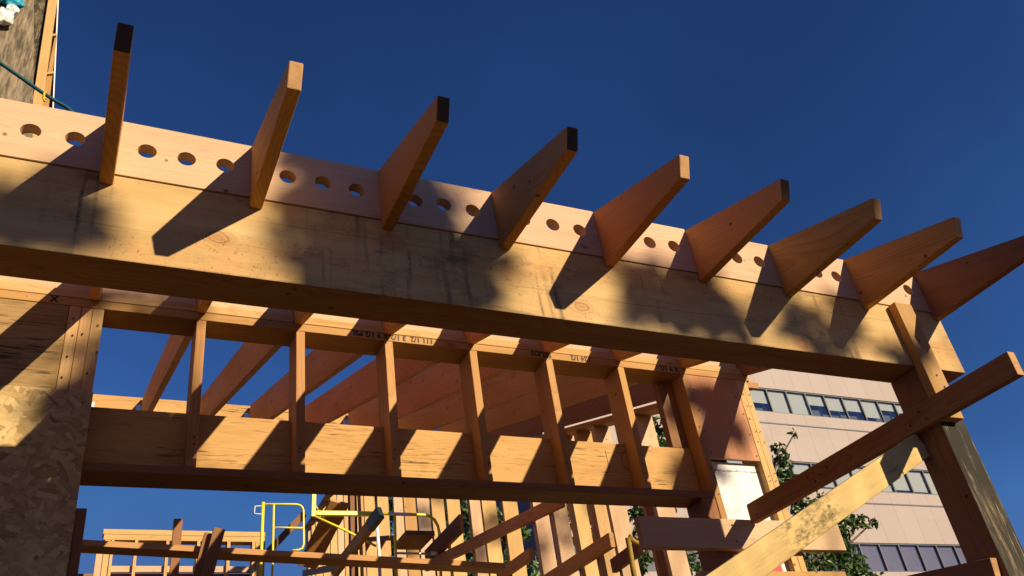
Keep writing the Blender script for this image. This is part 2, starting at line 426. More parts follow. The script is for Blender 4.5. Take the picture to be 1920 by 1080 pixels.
def mesh_obj(name, bm, mats, mat, parent=None, smooth=False):
    bmesh.ops.recalc_face_normals(bm, faces=bm.faces)
    me = bpy.data.meshes.new(name)
    bm.to_mesh(me); bm.free()
    for m in (mats if isinstance(mats, (list, tuple)) else [mats]): me.materials.append(m)
    if smooth:
        for p in me.polygons: p.use_smooth = True
    return link(bpy.data.objects.new(name, me), mat, parent)

def bevel(bm, off, seg=2):
    es = [e for e in bm.edges if len(e.link_faces) == 2 and e.calc_face_angle(0) > 0.4]
    bmesh.ops.bevel(bm, geom=es, offset=off, segments=seg, profile=0.5, affect='EDGES', clamp_overlap=True)

def prism_bm(poly, t, bev=0.003, bow=0.0, endtest=None):
    """poly: (x,z) outline in local X-Z; extruded along local Y by t, centred"""
    bm = bmesh.new()
    a = [bm.verts.new((x, -t / 2, z)) for x, z in poly]
    b = [bm.verts.new((x, t / 2, z)) for x, z in poly]
    n = len(poly)
    bm.faces.new(a); bm.faces.new(b[::-1])
    for i in range(n):
        bm.faces.new((a[i], b[i], b[(i + 1) % n], a[(i + 1) % n]))
    bmesh.ops.recalc_face_normals(bm, faces=bm.faces)
    if bev: bevel(bm, bev)
    bm.normal_update()
    for f in bm.faces:
        if abs(f.normal.x) > 0.75 and (endtest is None or endtest(f)): f.material_index = 1
    return bm

def frame(x, up):
    x = Vector(x).normalized(); up = Vector(up)
    y = up.cross(x).normalized(); z = x.cross(y)
    return Matrix((x, y, z)).transposed()

def board(name, a, b, w, t, up, mat, parent=None, end='end_light', bev=0.003, bow=None):
    """rectangular board with centre line a-b, width w along up, thickness t"""
    a = Vector(a); b = Vector(b); L = (b - a).length
    F = frame(b - a, up)
    bm = prism_bm([(-L / 2, -w / 2), (L / 2, -w / 2), (L / 2, w / 2), (-L / 2, w / 2)], t, min(bev, w * 0.2, t * 0.2))
    if bow is None: bow = min(0.0025, L * 0.0008)
    if bow and L > 0.5:
        # cut into lengths and give the board a slight natural bow and twist
        n = max(3, int(L / 0.35))
        for i in range(1, n):
            x = -L / 2 + L * i / n
            g = bm.verts[:] + bm.edges[:] + bm.faces[:]
            bmesh.ops.bisect_plane(bm, geom=g, plane_co=(x, 0, 0), plane_no=(1, 0, 0))
        p1, p2 = rnd.uniform(-1, 1), rnd.uniform(-1, 1)
        for v in bm.verts:
            s = 1 - (2 * v.co.x / L) ** 2
            v.co.y += bow * p1 * s; v.co.z += bow * p2 * s
    return mesh_obj(name, bm, [mat, M[end]], Matrix.Translation((a + b) / 2) @ F.to_4x4(), parent)

def bx(name, x0, x1, y0, y1, z0, z1, mat, parent=None, axis='x', end='end_light', bev=0.003, bow=None):
    cx, cy, cz = (x0 + x1) / 2, (y0 + y1) / 2, (z0 + z1) / 2
    if axis == 'x': return board(name, (x0, cy, cz), (x1, cy, cz), z1 - z0, y1 - y0, (0, 0, 1), mat, parent, end, bev, bow)
    if axis == 'y': return board(name, (cx, y0, cz), (cx, y1, cz), z1 - z0, x1 - x0, (0, 0, 1), mat, parent, end, bev, bow)
    return board(name, (cx, cy, z0), (cx, cy, z1), y1 - y0, x1 - x0, (0, 1, 0), mat, parent, end, bev, bow)

def tube(name, pts, r, mat, parent=None, seg=10, closed=False):
    pts = [Vector(p) for p in pts]
    bm = bmesh.new()
    rings = []
    prev = None
    for i, p in enumerate(pts):
        d = (pts[min(i + 1, len(pts) - 1)] - pts[max(i - 1, 0)]).normalized()
        up = prev if prev is not None else (Vector((0, 0, 1)) if abs(d.z) < 0.9 else Vector((0, 1, 0)))
        s = d.cross(up).normalized(); u = s.cross(d).normalized(); prev = u
        rings.append([bm.verts.new(p + r * (math.cos(2 * math.pi * k / seg) * s + math.sin(2 * math.pi * k / seg) * u)) for k in range(seg)])
    for a, b in zip(rings, rings[1:]):
        for k in range(seg):
            bm.faces.new((a[k], a[(k + 1) % seg], b[(k + 1) % seg], b[k]))
    bm.faces.new(rings[0]); bm.faces.new(rings[-1][::-1])
    o = sum(pts, Vector()) / len(pts)
    bmesh.ops.translate(bm, verts=bm.verts, vec=-o)
    return mesh_obj(name, bm, mat, Matrix.Translation(o), parent, smooth=True)

def text(name, s, size, loc, mat, parent, spin=True, ang=0.0, depth=0.0006):
    cu = bpy.data.curves.new(name, 'FONT'); cu.body = s; cu.size = size; cu.extrude = depth; cu.offset = 0.0007
    cu.resolution_u = 3
    tmp = bpy.data.objects.new(name, cu); COL.objects.link(tmp)
    dg = bpy.context.evaluated_depsgraph_get(); dg.update()
    me = bpy.data.meshes.new_from_object(tmp.evaluated_get(dg))
    bpy.data.objects.remove(tmp); me.name = name
    me.materials.clear(); me.materials.append(mat)
    o = bpy.data.objects.new(name, me)
    F = Matrix.Rotation(math.pi / 2, 4, 'X')
    if spin: F = F @ Matrix.Rotation(math.pi + ang, 4, 'Z')
    else: F = F @ Matrix.Rotation(ang, 4, 'Z')
    return link(o, Matrix.Translation(loc) @ F, parent)

# ------------------------------------------------------------------ ground
bm = bmesh.new()
bmesh.ops.create_grid(bm, x_segments=8, y_segments=8, size=600)
g = mesh_obj('ground', bm, M['dirt'], Matrix.Translation((0, 0, -3.1)))
tag(g, kind='structure')

# ------------------------------------------------------------------ big timber beam and its post
D = 0.4064                       # 16 inch rafter spacing
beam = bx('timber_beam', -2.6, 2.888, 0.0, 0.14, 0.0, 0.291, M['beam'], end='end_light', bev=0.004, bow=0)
beam.data.materials.append(M['brown'])               # underside shade painted in: a darker, redder brown than the other faces
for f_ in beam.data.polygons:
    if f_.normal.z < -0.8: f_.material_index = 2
tag(beam, 'long weathered timber beam under the row of sloping rafter tails, shadows across its face', 'beam')
post = bx('timber_post', 2.598, 2.738, 0.0, 0.14, -3.1, 0.0, M['brown'], axis='z', bev=0.005, bow=0)
post.data.materials.append(M['gray'])                # only the street face has weathered grey
for f_ in post.data.polygons:
    if f_.normal.z < -0.6: f_.material_index = 2
tag(post, 'thick upright post with mildewed grey face carrying the right end of the big beam', 'post')
post2 = bx('timber_post', -2.5, -2.36, 0.0, 0.14, -3.1, 0.0, M['gray'], axis='z', bev=0.005, bow=0)
tag(post2, 'thick upright post carrying the left end of the big beam beyond the picture edge', 'post')
cl = bx('cleat_board', 2.589, 2.686, -0.041, -0.002, -0.245, 0.283, M['stud'], axis='z')
tag(cl, 'short upright board nailed across the joint of beam and post', 'board')

# ------------------------------------------------------------------ rafters
SL = 0.3392
def ztop(y): return 0.4966 + SL * (y + 0.0058)
def zbot(y): return 0.2484 + SL * y
yend = 4.535
outline = [(-0.518, 0.321), (-0.491, 0.248), (0.0, 0.2525), (0.0, 0.2915), ((0.2915 - 0.2484) / SL, 0.2915),
           (1.186, zbot(1.186)), (1.186, 0.6935), ((0.6935 - 0.2484) / SL, 0.6935), (yend, zbot(yend)), (yend, ztop(yend))]
ca = 1 / math.sqrt(1 + SL * SL)
def to_local(y, z):
    dy, dz = y - 0.0, z - 0.3
    return (dy * ca + dz * SL * ca, -dy * SL * ca + dz * ca)
ends = {0: 'end_dark', 1: 'end_light', 2: 'end_dark', 3: 'end_dark', 4: 'end_light', 5: 'end_mid', 6: 'end_mid', 7: 'end_light', 8: 'end_mid'}
rlab = {-1: 'rafter beyond the left picture edge, left of the one with a blackened tip',
        0: 'leftmost rafter over the beam, seen nearly end on with a blackened square tip',
        1: 'second rafter from the left over the beam, pale orange cut tip',
        2: 'third rafter from the left over the beam, tip end almost black',
        3: 'fourth rafter from the left over the beam, dark stained tip end and splintered lower edge',
        4: 'fifth rafter from the left over the beam, reddest side face with bright pale tip',
        5: 'sixth rafter from the left over the beam, brown square tip',
        6: 'seventh rafter from the left over the beam, rounded brown tip',
        7: 'eighth rafter from the left over the beam, pale tip just before the last rafter',
        8: 'rightmost rafter over the beam, its dark tip cut off by the picture edge'}
for k in range(-1, 9):
    jt = rnd.uniform(-0.006, 0.006)
    pl = [to_local(y + (jt if i < 2 else 0), z + (rnd.uniform(-0.002, 0.002) if i < 2 else 0)) for i, (y, z) in enumerate(outline)]
    x0 = (k - 1) * D
    bmr = prism_bm(pl, 0.0375, 0.0035)
    xax = Vector((0, ca, SL * ca))
    # local X up the slope, local Z normal to it
    F = frame(xax, (0, 0, 1))
    r = mesh_obj('rafter', bmr, [M['red' if k == 4 else 'brown' if k == 8 else 'rafter'], M[ends.get(k, 'end_mid')]], Matrix.Translation((x0 + 0.019, 0.0, 0.3)) @ F.to_4x4())
    tag(r, rlab[k], 'rafter', 'rafters crossing the big beam')

# ------------------------------------------------------------------ vent blocks between the rafters (three round holes)
def vent_block(x0, x1, z0, z1, t, holes, r):
    bm = bmesh.new()
    N = 40
    cuts = [x0] + [(a + b) / 2 for a, b in zip([h[0] for h in holes], [h[0] for h in holes][1:])] + [x1]
    for (hx, hz), ca_, cb_ in zip(holes, cuts, cuts[1:]):
        ang = sorted([2 * math.pi * i / N for i in range(N)] + [math.atan2(zz - hz, xx - hx) % (2 * math.pi) for xx in (ca_, cb_) for zz in (z0, z1)])
        circ, rect = [], []
        for a in ang:
            c, s = math.cos(a), math.sin(a)
            circ.append((hx + r * c, hz + r * s))
            m = min([((cb_ - hx) / c) if c > 1e-9 else 1e9, ((ca_ - hx) / c) if c < -1e-9 else 1e9, ((z1 - hz) / s) if s > 1e-9 else 1e9, ((z0 - hz) / s) if s < -1e-9 else 1e9])
            rect.append((hx + m * c, hz + m * s))
        n = len(ang)
        L = {}
        for y in (-t / 2, t / 2):
            L[y] = ([bm.verts.new((x, y, z)) for x, z in circ], [bm.verts.new((x, y, z)) for x, z in rect])
        for i in range(n):
            j = (i + 1) % n
            f, bk = L[-t / 2], L[t / 2]
            bm.faces.new((f[0][i], f[1][i], f[1][j], f[0][j]))
            bm.faces.new((bk[0][i], bk[0][j], bk[1][j], bk[1][i]))
            bm.faces.new((f[0][i], f[0][j], bk[0][j], bk[0][i]))
            (xa, za), (xb, zb) = rect[i], rect[j]
            side = abs(za - zb) < 1e-7 or (abs(xa - xb) < 1e-7 and (abs(xa - x0) < 1e-7 or abs(xa - x1) < 1e-7))
            if side: bm.faces.new((f[1][i], bk[1][i], bk[1][j], f[1][j]))
    bmesh.ops.remove_doubles(bm, verts=bm.verts, dist=1e-5)
    return bm
blab = {-1: 'drilled block left of the leftmost rafter, two round holes in view', 0: 'drilled block between first and second rafter from the left, three open holes',
        1: 'drilled block between second and third rafter from the left, in soft shade', 2: 'drilled block between third and fourth rafter from the left, half shaded',
        3: 'drilled block between fourth and fifth rafter from the left, brightly sunlit', 4: 'drilled block between fifth and sixth rafter from the left, with a splintered hole',
        5: 'drilled block between sixth and seventh rafter from the left', 6: 'drilled block between seventh and eighth rafter from the left',
        7: 'drilled block between the two rightmost rafters, one hole showing above the cleat'}
for k in range(-1, 8):
    x0, x1 = (k - 1) * D + 0.0382, k * D - 0.0002
    cx = (x0 + x1) / 2
    hs = [(-0.1075 + rnd.uniform(-.005, .005), 0.003 + rnd.uniform(-.004, .004)), (rnd.uniform(-.004, .004), 0.003 + rnd.uniform(-.004, .004)), (0.1065 + rnd.uniform(-.005, .005), 0.002 + rnd.uniform(-.004, .004))]
    h = 0.2052
    bmv = vent_block(-(x1 - x0) / 2, (x1 - x0) / 2, -h / 2, h / 2, 0.038, hs, 0.0262)
    o = mesh_obj('vent_block', bmv, M['block'], Matrix.Translation((cx, 0.0135, 0.2918 + h / 2)))
    tag(o, blab[k], 'wood block', 'drilled blocks between the rafters')

# ------------------------------------------------------------------ front stud wall (one framed wall, its members are parts)
W = 1.186
wall = empty('framed_wall', (1.0, W, -3.1), 'framed wall behind the beam with short studs, header and a wide opening', 'stud wall')
bx('top_plate', -1.6, 2.885, W + 0.001, W + 0.141, 0.6555, 0.693, M['pale'], wall)
lowp = bx('top_plate', -1.6, 2.885, W, W + 0.14, 0.617, 0.6545, M['stud'], wall, bow=0)
def frieze(k):
    x0, x1 = (k - 1) * D + 0.039, k * D - 0.001
    bx('frieze_block', x0, x1, W + 0.02, W + 0.058, 0.6945, 0.86, M['block'], wall, bow=0)
for k in range(-2, 8): frieze(k)
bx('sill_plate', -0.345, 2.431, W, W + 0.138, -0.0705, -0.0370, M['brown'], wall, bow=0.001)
hdr = bx('header_beam', -0.345, 2.431, W + 0.090, W + 0.136, -0.036, 0.230, M['psl'], wall, bow=0)
# short studs: full depth above the header, notched in front of it
def cripple(xr, top=0.6165):
    poly = [(-0.0365, 0.0), (-0.0365, 0.088), (0.232, 0.088), (0.232, 0.138), (top, 0.138), (top, 0.0)]   # (height, depth)
    L0 = 0.3
    bm = prism_bm([(a - L0, b - 0.069) for a, b in poly], 0.038, 0.003)
    F = Matrix(((0, -1, 0), (0, 0, 1), (1, 0, 0)))   # local X -> up, local Y -> -x, local Z -> +y (depth)
    F = Matrix(((0.0, -1.0, 0.0), (0.0, 0.0, 1.0), (1.0, 0.0, 0.0)))
    F = F if F.determinant() > 0 else Matrix(((0.0, 1.0, 0.0), (0.0, 0.0, 1.0), (1.0, 0.0, 0.0)))
    return mesh_obj('cripple_stud', bm, [M['stud'], M['end_light']], Matrix.Translation((xr - 0.019, W + 0.069, L0)) @ F.to_4x4(), wall)
for k in range(6):
    cripple(0.0414 + k * D + (0.0, 0.004, -0.004, 0.003, 0.0, 0.004)[k])
for i, x in enumerate((-0.471, -0.4295, -0.388)):
    bx('jamb_stud', x, x + 0.0405, W + (0.0, 0.002, 0.001)[i], W + 0.139, -3.05, 0.6165, M['pale'], wall, axis='z')
bx('header_end', -1.6, -0.4725, W + 0.003, W + 0.05, 0.15, 0.6165, M['psl_dark'], wall, bow=0)
osb = bx('strand_board_sheet', -1.56, -0.343, W - 0.0125, W - 0.0005, -2.2, 0.2385, M['osb'], wall, bev=0.001, bow=0)
bx('opening_trimmer', -0.3455, -0.3085, W + 0.002, W + 0.138, -3.05, -0.209, M['brown'], wall, axis='z')
# right end of the wall
bx('king_post', 2.333, 2.425, W + 0.094, W + 0.138, 0.2315, 0.6165, M['brown'], wall, axis='z')
bx('king_stud', 2.4325, 2.4705, W + 0.001, W + 0.139, -3.05, 0.6165, M['stud'], wall, axis='z')
bx('trimmer_stud', 2.352, 2.4315, W + 0.002, W + 0.137, -3.05, -0.0715, M['brown'], wall, axis='z')
bx('plywood_panel', 2.4715, 2.7875, W + 0.004, W + 0.016, 0.143, 0.6165, M['ply'], wall, axis='z', bev=0.001, bow=0)
wr = bx('white_wrap_sheet', 2.4715, 2.7885, W + 0.040, W + 0.046, -1.2, 0.1405, M['wrap'], wall, axis='z', bev=0.0005, bow=0)
sg = bx('red_printed_label', 2.60, 2.745, W + 0.0365, W + 0.0388, -0.52, -0.325, M['red_print'], wall, bev=0.0003, bow=0)
for i in range(4):
    for j in range(5):
        w_ = rnd.uniform(0.010, 0.022)
        x_ = 2.612 + j * 0.026
        bx('print_mark', x_, x_ + w_, W + 0.0348, W + 0.0363, -0.505 + i * 0.04, -0.496 + i * 0.04, M['white'], sg, bev=0.0001, bow=0)
for i, (x, w_) in enumerate(((2.789, 0.038), (2.828, 0.0375))):
    bx('corner_stud', x, x + w_, W + 0.0015 * (i + 1), W + 0.1395, -3.05, 0.6165, M['pale'], wall, axis='z')
# carpenter's marker writing, upside down on the lower plate
text('marker_writing', '111 1/2', 0.036, (1.047, W - 0.0012, 0.651), M['ink'], lowp)
text('marker_writing', '3 1/2 X 9 1/2 PSL', 0.036, (0.915, W - 0.0012, 0.651), M['ink'], lowp)
text('marker_writing', '124 1/2', 0.038, (1.89, W - 0.0012, 0.651), M['ink'], lowp)
text('marker_writing', 'STUDS', 0.038, (1.665, W - 0.0012, 0.651), M['ink'], lowp)
text('marker_writing', 'X 9 1/2 -', 0.038, (2.42, W - 0.0012, 0.651), M['ink'], lowp)
text('marker_writing', 'X', 0.045, (-0.515, W - 0.0012, 0.655), M['ink'], lowp)
# pencil ring and tick on the header
ring = [(2.047 + 0.042 * math.cos(t), W + 0.0893, 0.140 + 0.052 * math.sin(t)) for t in [2 * math.pi * i / 28 for i in range(29)]]
tube('pencil_ring', ring, 0.0012, M['ink'], hdr, seg=5)
tube('pencil_tick', [(1.925, W + 0.0893, 0.085), (1.922, W + 0.0893, 0.19)], 0.0011, M['ink'], hdr, seg=5)

# ------------------------------------------------------------------ rear header that carries the rafters, with steel hangers
LY = 4.56
led = bx('rear_header', -1.6, 2.93, LY, LY + 0.09, 1.735, 2.045, M['psl'], bow=0)
tag(led, 'rear strand lumber header catching the far ends of the rafters', 'header beam')
for k in range(-1, 9):
    x0 = (k - 1) * D - 0.0015
    y1 = LY - 0.0005
    hg = bmesh.new()
    zb_, zt_ = zbot(yend - 0.06) - 0.006, ztop(yend) - 0.06
    for (a0, a1, b0, b1, c0, c1) in ((x0 - 0.0015, x0, y1 - 0.05, y1, zb_, zt_), (x0 + 0.0405, x0 + 0.042, y1 - 0.05, y1, zb_, zt_), (x0, x0 + 0.0405, y1 - 0.05, y1, zb_, zb_ + 0.0015), (x0 - 0.036, x0 - 0.0015, y1 - 0.002, y1, zb_, zt_), (x0 + 0.042, x0 + 0.078, y1 - 0.002, y1, zb_, zt_)):
        mt = Matrix.Translation(((a0 + a1) / 2, (b0 + b1) / 2, (c0 + c1) / 2)) @ Matrix.Diagonal((a1 - a0, b1 - b0, c1 - c0, 1))
        bmesh.ops.create_cube(hg, size=1.0, matrix=mt)
    o = Vector((x0 + 0.02, y1, zb_))
    bmesh.ops.translate(hg, verts=hg.verts, vec=-o)
    h = mesh_obj('joist_hanger', hg, M['steel'], Matrix.Translation(o))
    tag(h, 'galvanised steel hanger holding a rafter foot against the rear header', 'joist hanger', 'steel hangers on the rear header')

# low strut behind the opening
strut = board('brace_board', (-0.30, 4.07, 0.6885), (2.655, 4.07, 0.554), 0.040, 0.14, (0, 0, 1), M['stud'], end='end_light')
tag(strut, 'long low board crossing the opening behind, striped with sun', 'board')

# ------------------------------------------------------------------ braces at the right
b1 = board('brace_board', (2.578, 1.135, -0.168), (2.578, -0.39, -0.213), 0.093, 0.038, (0, 0, 1), M['brown'], end='end_light')
tag(b1, 'dark level brace crossing in front of the post, free end pale against the sky', 'board')
b2 = board('brace_board', (2.5965, 0.1240, -0.2860), (0.2500, 0.1240, -1.3936), 0.098, 0.038, (0, 0, 1), M['pine'], end='end_light')
tag(b2, 'sunlit yellow diagonal brace running down left from the post, mildew patch midway', 'board')
stk = bx('stake_board', 0.22, 0.31, 0.146, 0.184, -3.1, -1.25, M['pine'], axis='z')
tag(stk, 'upright stake at the foot of the yellow diagonal brace, below the picture', 'stake')
b3 = board('brace_board', (2.5790, 0.0255, -0.8346), (2.5790, 1.1400, -0.6618), 0.14, 0.036, (0, 0, 1), M['brown'])
tag(b3, 'dark brace meeting the post at the bottom right picture edge', 'board')
b4 = bx('cross_board', 1.935, 3.12, W - 0.0395, W - 0.0015, -0.333, -0.189, M['block'], bow=0.001)
tag(b4, 'wide level board nailed across the right studs, left part in shade', 'board')
b5 = bx('cross_board', 2.20, 3.06, W - 0.0395, W - 0.0015, -0.60, -0.437, M['stud'], bow=0.001)
tag(b5, 'second level board lower on the right studs, its top edge at the picture bottom', 'board')

def nails(ob, pts, nrm, r=0.0042):
    # nail heads driven into a board: small discs in the board's own mesh
    me = ob.data
    inv = WM[ob].inverted()
    bm = bmesh.new(); bm.from_mesh(me)
    mi = len(me.materials); me.materials.append(M['ink'])
    n = Vector(nrm).normalized(); u = n.orthogonal().normalized(); v = n.cross(u)
    for q in pts:
        c = Vector(q) + n * 0.0034
        f = bm.faces.new([bm.verts.new(inv @ (c + r * (math.cos(a) * u + math.sin(a) * v))) for a in [2 * math.pi * i / 9 for i in range(9)]])
        f.material_index = mi
    bm.to_mesh(me); bm.free()
for ob in [c for c in wall.children if c.name.startswith('jamb_stud')]:
    x = WM[ob].translation.x
    nails(ob, [(x + rnd.uniform(-.008, .008), W, z + rnd.uniform(-.02, .02)) for z in ((0.57, 0.46, 0.385, 0.31) if x < -0.44 else (0.50,) if x < -0.40 else (0.55, 0.30))], (0, -1, 0))
for ob in [c for c in wall.children if c.name.startswith(('cripple_stud', 'king_stud', 'corner_stud'))]:
    x = WM[ob].translation.x
    nails(ob, [(x + rnd.uniform(-.009, .009), W, z + rnd.uniform(-.015, .015)) for z in (0.045, 0.075)] + ([(x + rnd.uniform(-.009, .009), W, z) for z in (0.25, 0.31, 0.46, 0.53, -0.05)] if ob.name[1] != 'r' else []), (0, -1, 0), 0.0036)
for ob in [c for c in wall.children if c.name.startswith('plywood')]:
    nails(ob, [(x, W + 0.0035, z) for x in (2.485, 2.773) for z in (0.17, 0.29, 0.41, 0.53)], (0, -1, 0), 0.0036)
nails(b1, [(2.559, y, z) for y, z in ((0.04, -0.185), (0.10, -0.215), (0.02, -0.225), (0.62, -0.19), (0.70, -0.17), (0.66, -0.205), (1.05, -0.15), (1.08, -0.19))], (-1, 0, 0), 0.0048)
nails(cl, [(2.632, -0.041, 0.10), (2.65, -0.041, 0.05), (2.64, -0.041, -0.06), (2.655, -0.041, -0.11)], (0, -1, 0))
nails(b4, [(x, W - 0.0395, z) for x in (2.45, 2.80, 2.845) for z in (-0.22, -0.30)], (0, -1, 0))


# ------------------------------------------------------------------ right side stud wall running back
XW = 2.95
sw = empty('side_wall', (XW, 5.0, -3.1), 'tall side wall of sunlit studs running back from the opening', 'stud wall')
side_y = [2.368, 2.479, 2.891, 3.135, 3.399, 3.688, 3.986, 4.499, 4.917, 5.212, 5.724, 6.139, 6.544, 6.959, 7.298, 7.884, 8.418, 8.669, 8.96, 9.337, 9.671, 10.043, 10.451, 10.885, 11.179, 11.45]
def sstud(y, top, mat):
    bx('side_stud', XW, XW + 0.14, y, y + 0.038, -3.05, top, M[mat], sw, axis='z')
for i, y in enumerate(side_y):
    sstud(y, zbot(min(y, 4.6)) - 0.03 if y < 4.7 else (2.85 if y < 6.9 else 3.7), rnd.choice(('pale', 'pale', 'stud', 'block')))
board('side_plate', (XW + 0.07, 1.335, zbot(1.335) - 0.01), (XW + 0.07, 4.65, zbot(4.65) - 0.01), 0.036, 0.14, (0, 0, 1), M['stud'], sw)
bx('side_plate', XW, XW + 0.14, 4.66, 6.8, 2.852, 2.89, M['stud'], sw, axis='y')
bx('side_plate', XW, XW + 0.14, 6.85, 11.6, 3.702, 3.74, M['stud'], sw, axis='y')
board('side_brace', (2.9290, 6.3546, 1.3412), (2.9290, 3.4593, 0.8634), 0.100, 0.038, (0, 0, 1), M['rafter'], sw)
board('side_brace', (2.9290, 3.9924, 0.4022), (2.9290, 2.9037, 0.3586), 0.100, 0.038, (0, 0, 1), M['rafter'], sw)
board('side_brace', (2.9290, 4.7183, 0.6998), (2.9290, 4.0804, 0.6763), 0.090, 0.038, (0, 0, 1), M['rafter'], sw)
board('side_brace', (2.9290, 2.9549, 0.1958), (2.9290, 2.6057, 0.2012), 0.090, 0.038, (0, 0, 1), M['brown'], sw)
board('side_brace', (2.9290, 6.3379, 1.4119), (2.9290, 5.3608, 1.4187), 0.170, 0.038, (0, 0, 1), M['brown'], sw)
board('side_post', (2.8600, 8.6251, 3.1370), (2.8600, 8.6783, 1.8727), 0.09, 0.11, (1, 0, 0), M['brown'], sw)
board('side_block', (2.9700, 8.4736, 2.3914), (2.9700, 7.3888, 2.0205), 0.05, 0.13, (0, 0, 1), M['brown'], sw)
board('side_block', (2.9700, 10.7017, 3.5080), (2.9700, 9.5467, 3.1157), 0.06, 0.13, (0, 0, 1), M['brown'], sw)
board('side_block', (2.9200, 11.5050, 2.9694), (2.9200, 9.4347, 2.3789), 0.09, 0.05, (0, 0, 1), M['pale'], sw)


# ------------------------------------------------------------------ far wall frame (pale new framing)
FY = 10.0
fw = empty('far_wall_frame', (1.0, FY, -3.1), 'pale new wall frame far behind the opening, double top plate', 'wall frame')
bx('top_plate', -0.010, 2.028, FY, FY + 0.14, 2.975, 3.042, M['pale'], fw)
bx('top_plate', 0.003, 2.025, FY + 0.002, FY + 0.14, 2.901, 2.973, M['pale'], fw)
bx('frame_stud', 0.022, 0.090, FY + 0.001, FY + 0.139, -3.0, 2.900, M['pale'], fw, axis='z')
bx('frame_stud', 0.100, 0.134, FY + 0.001, FY + 0.139, -3.0, 2.900, M['pale'], fw, axis='z')
bx('frame_stud', 0.380, 0.418, FY + 0.001, FY + 0.139, -3.0, 2.900, M['pale'], fw, axis='z')
bx('frame_stud', 0.760, 0.799, FY + 0.001, FY + 0.139, -3.0, 2.900, M['pale'], fw, axis='z')
bx('frame_stud', 1.145, 1.185, FY + 0.001, FY + 0.139, -3.0, 2.900, M['pale'], fw, axis='z')
bx('frame_stud', 1.530, 1.571, FY + 0.001, FY + 0.139, -3.0, 2.900, M['pale'], fw, axis='z')
bx('frame_stud', 1.858, 1.900, FY + 0.001, FY + 0.139, -3.0, 2.900, M['pale'], fw, axis='z')
bx('frame_stud', 1.908, 1.964, FY + 0.001, FY + 0.139, -3.0, 2.900, M['pale'], fw, axis='z')
bx('frame_stud', 1.972, 2.029, FY + 0.001, FY + 0.139, -3.0, 2.900, M['pale'], fw, axis='z')
bx('frame_block', 0.093, 1.908, FY + 0.06, FY + 0.1, 2.506, 2.586, M['block'], fw)
bx('frame_sheathing', -0.258, 1.908, FY + 0.141, FY + 0.155, -3.0, 2.513, M['brown'], fw, bow=0)
bx('frame_stud', -0.068, 0.006, FY - 0.35, FY - 0.21, -3.0, 2.667, M['block'], fw, axis='z')
o = board('brace_board', (0.3795, 5.0000, 0.7817), (0.3779, 5.0000, 1.2426), 0.065, 0.040, (1, 0, 0), M['brown'])
tag(o, 'upright brown stake standing left of the two slanting boards, far behind the opening', 'board')
o = board('brace_board', (0.4047, 3.9300, 0.4004), (0.4682, 3.9300, 0.7319), 0.055, 0.040, (1, 0, 0), M['brown'])
tag(o, 'slanting dark board, left of the crossed pair on the low strut, lit tip', 'board')
o = board('brace_board', (0.4521, 3.8600, 0.3610), (0.5247, 3.8600, 0.7397), 0.075, 0.040, (1, 0, 0), M['brown'])
tag(o, 'slanting dark board, taller right one of the pair crossing the low strut', 'board')
o = board('brace_board', (1.8813, 9.2000, 2.4449), (2.3689, 9.2000, 2.9928), 0.085, 0.040, (1, 0, 0), M['brown'])
tag(o, 'grey brown diagonal board behind the yellow guard frame', 'board')


# ------------------------------------------------------------------ yellow scaffold and planks
M['black_wrap_'] = M['black_wrap']
gf = empty('guard_frame', (1.2702, 6.3000, 1.4775), 'yellow tubular guard frame with a rounded corner standing against the blue sky', 'guard rail')
tube('rail_post', [(1.2767, 6.3000, 1.9410), (1.2708, 6.3000, 1.4521), (1.2643, 6.3000, 1.1286)], 0.0155, M['yellow'], gf, seg=8)
tube('top_rail', [(1.2644, 6.3000, 1.9243), (1.5943, 6.3000, 1.9328), (1.6311, 6.3000, 1.9258), (1.6573, 6.3000, 1.9047), (1.6678, 6.3000, 1.8721), (1.6698, 6.3000, 1.5346), (1.6569, 6.3000, 1.4926), (1.6211, 6.3000, 1.4766), (1.5602, 6.3000, 1.4707)], 0.0100, M['yellow'], gf, seg=8)
tube('rail_post', [(1.3791, 6.3000, 1.9282), (1.3772, 6.3000, 1.4532), (1.3747, 6.3000, 1.1772)], 0.0105, M['yellow'], gf, seg=8)
tube('middle_rail', [(1.3856, 6.3000, 1.6924), (1.6675, 6.3000, 1.6945)], 0.0090, M['yellow'], gf, seg=8)
tube('latch_hook', [(1.2648, 6.3000, 1.9054), (1.2093, 6.3000, 1.9019), (1.1994, 6.3000, 1.8951), (1.1960, 6.3000, 1.8361), (1.2039, 6.3000, 1.8257), (1.2618, 6.3000, 1.8220)], 0.0040, M['white_paint'], gf, seg=8)
tube('latch_hook', [(1.2655, 6.3000, 1.2736), (1.1978, 6.3000, 1.2720), (1.1884, 6.3000, 1.2611), (1.1862, 6.3000, 1.1777)], 0.0055, M['yellow'], gf, seg=8)
bf = empty('scaffold_bracket', (1.7927, 6.4000, 1.8491), 'yellow scaffold bracket with post, level arm and slanting strut under the header', 'scaffold')
board('bracket_post', (1.8012, 6.4000, 2.2110), (1.7874, 6.4000, 1.8462), 0.042, 0.042, (1, 0, 0), M['yellow'], bf, end='end_mid', bow=0)
board('bracket_arm', (1.8145, 6.4000, 1.8857), (2.4333, 6.4000, 1.8966), 0.044, 0.042, (0, 0, 1), M['yellow'], bf, end='end_mid', bow=0)
tube('bracket_strut', [(1.7984, 6.3800, 1.8470), (2.0925, 6.3800, 1.7166), (2.4159, 6.3800, 1.5525)], 0.0125, M['yellow'], bf, seg=8)
tube('bracket_gusset', [(1.8049, 6.3800, 1.9695), (1.8419, 6.3800, 1.9037)], 0.0060, M['yellow'], bf, seg=8)
sr = empty('scaffold_rail', (2.6912, 6.0000, 1.3356), 'scaffold rail with one rounded corner, white sleeve and olive yellow posts', 'guard rail')
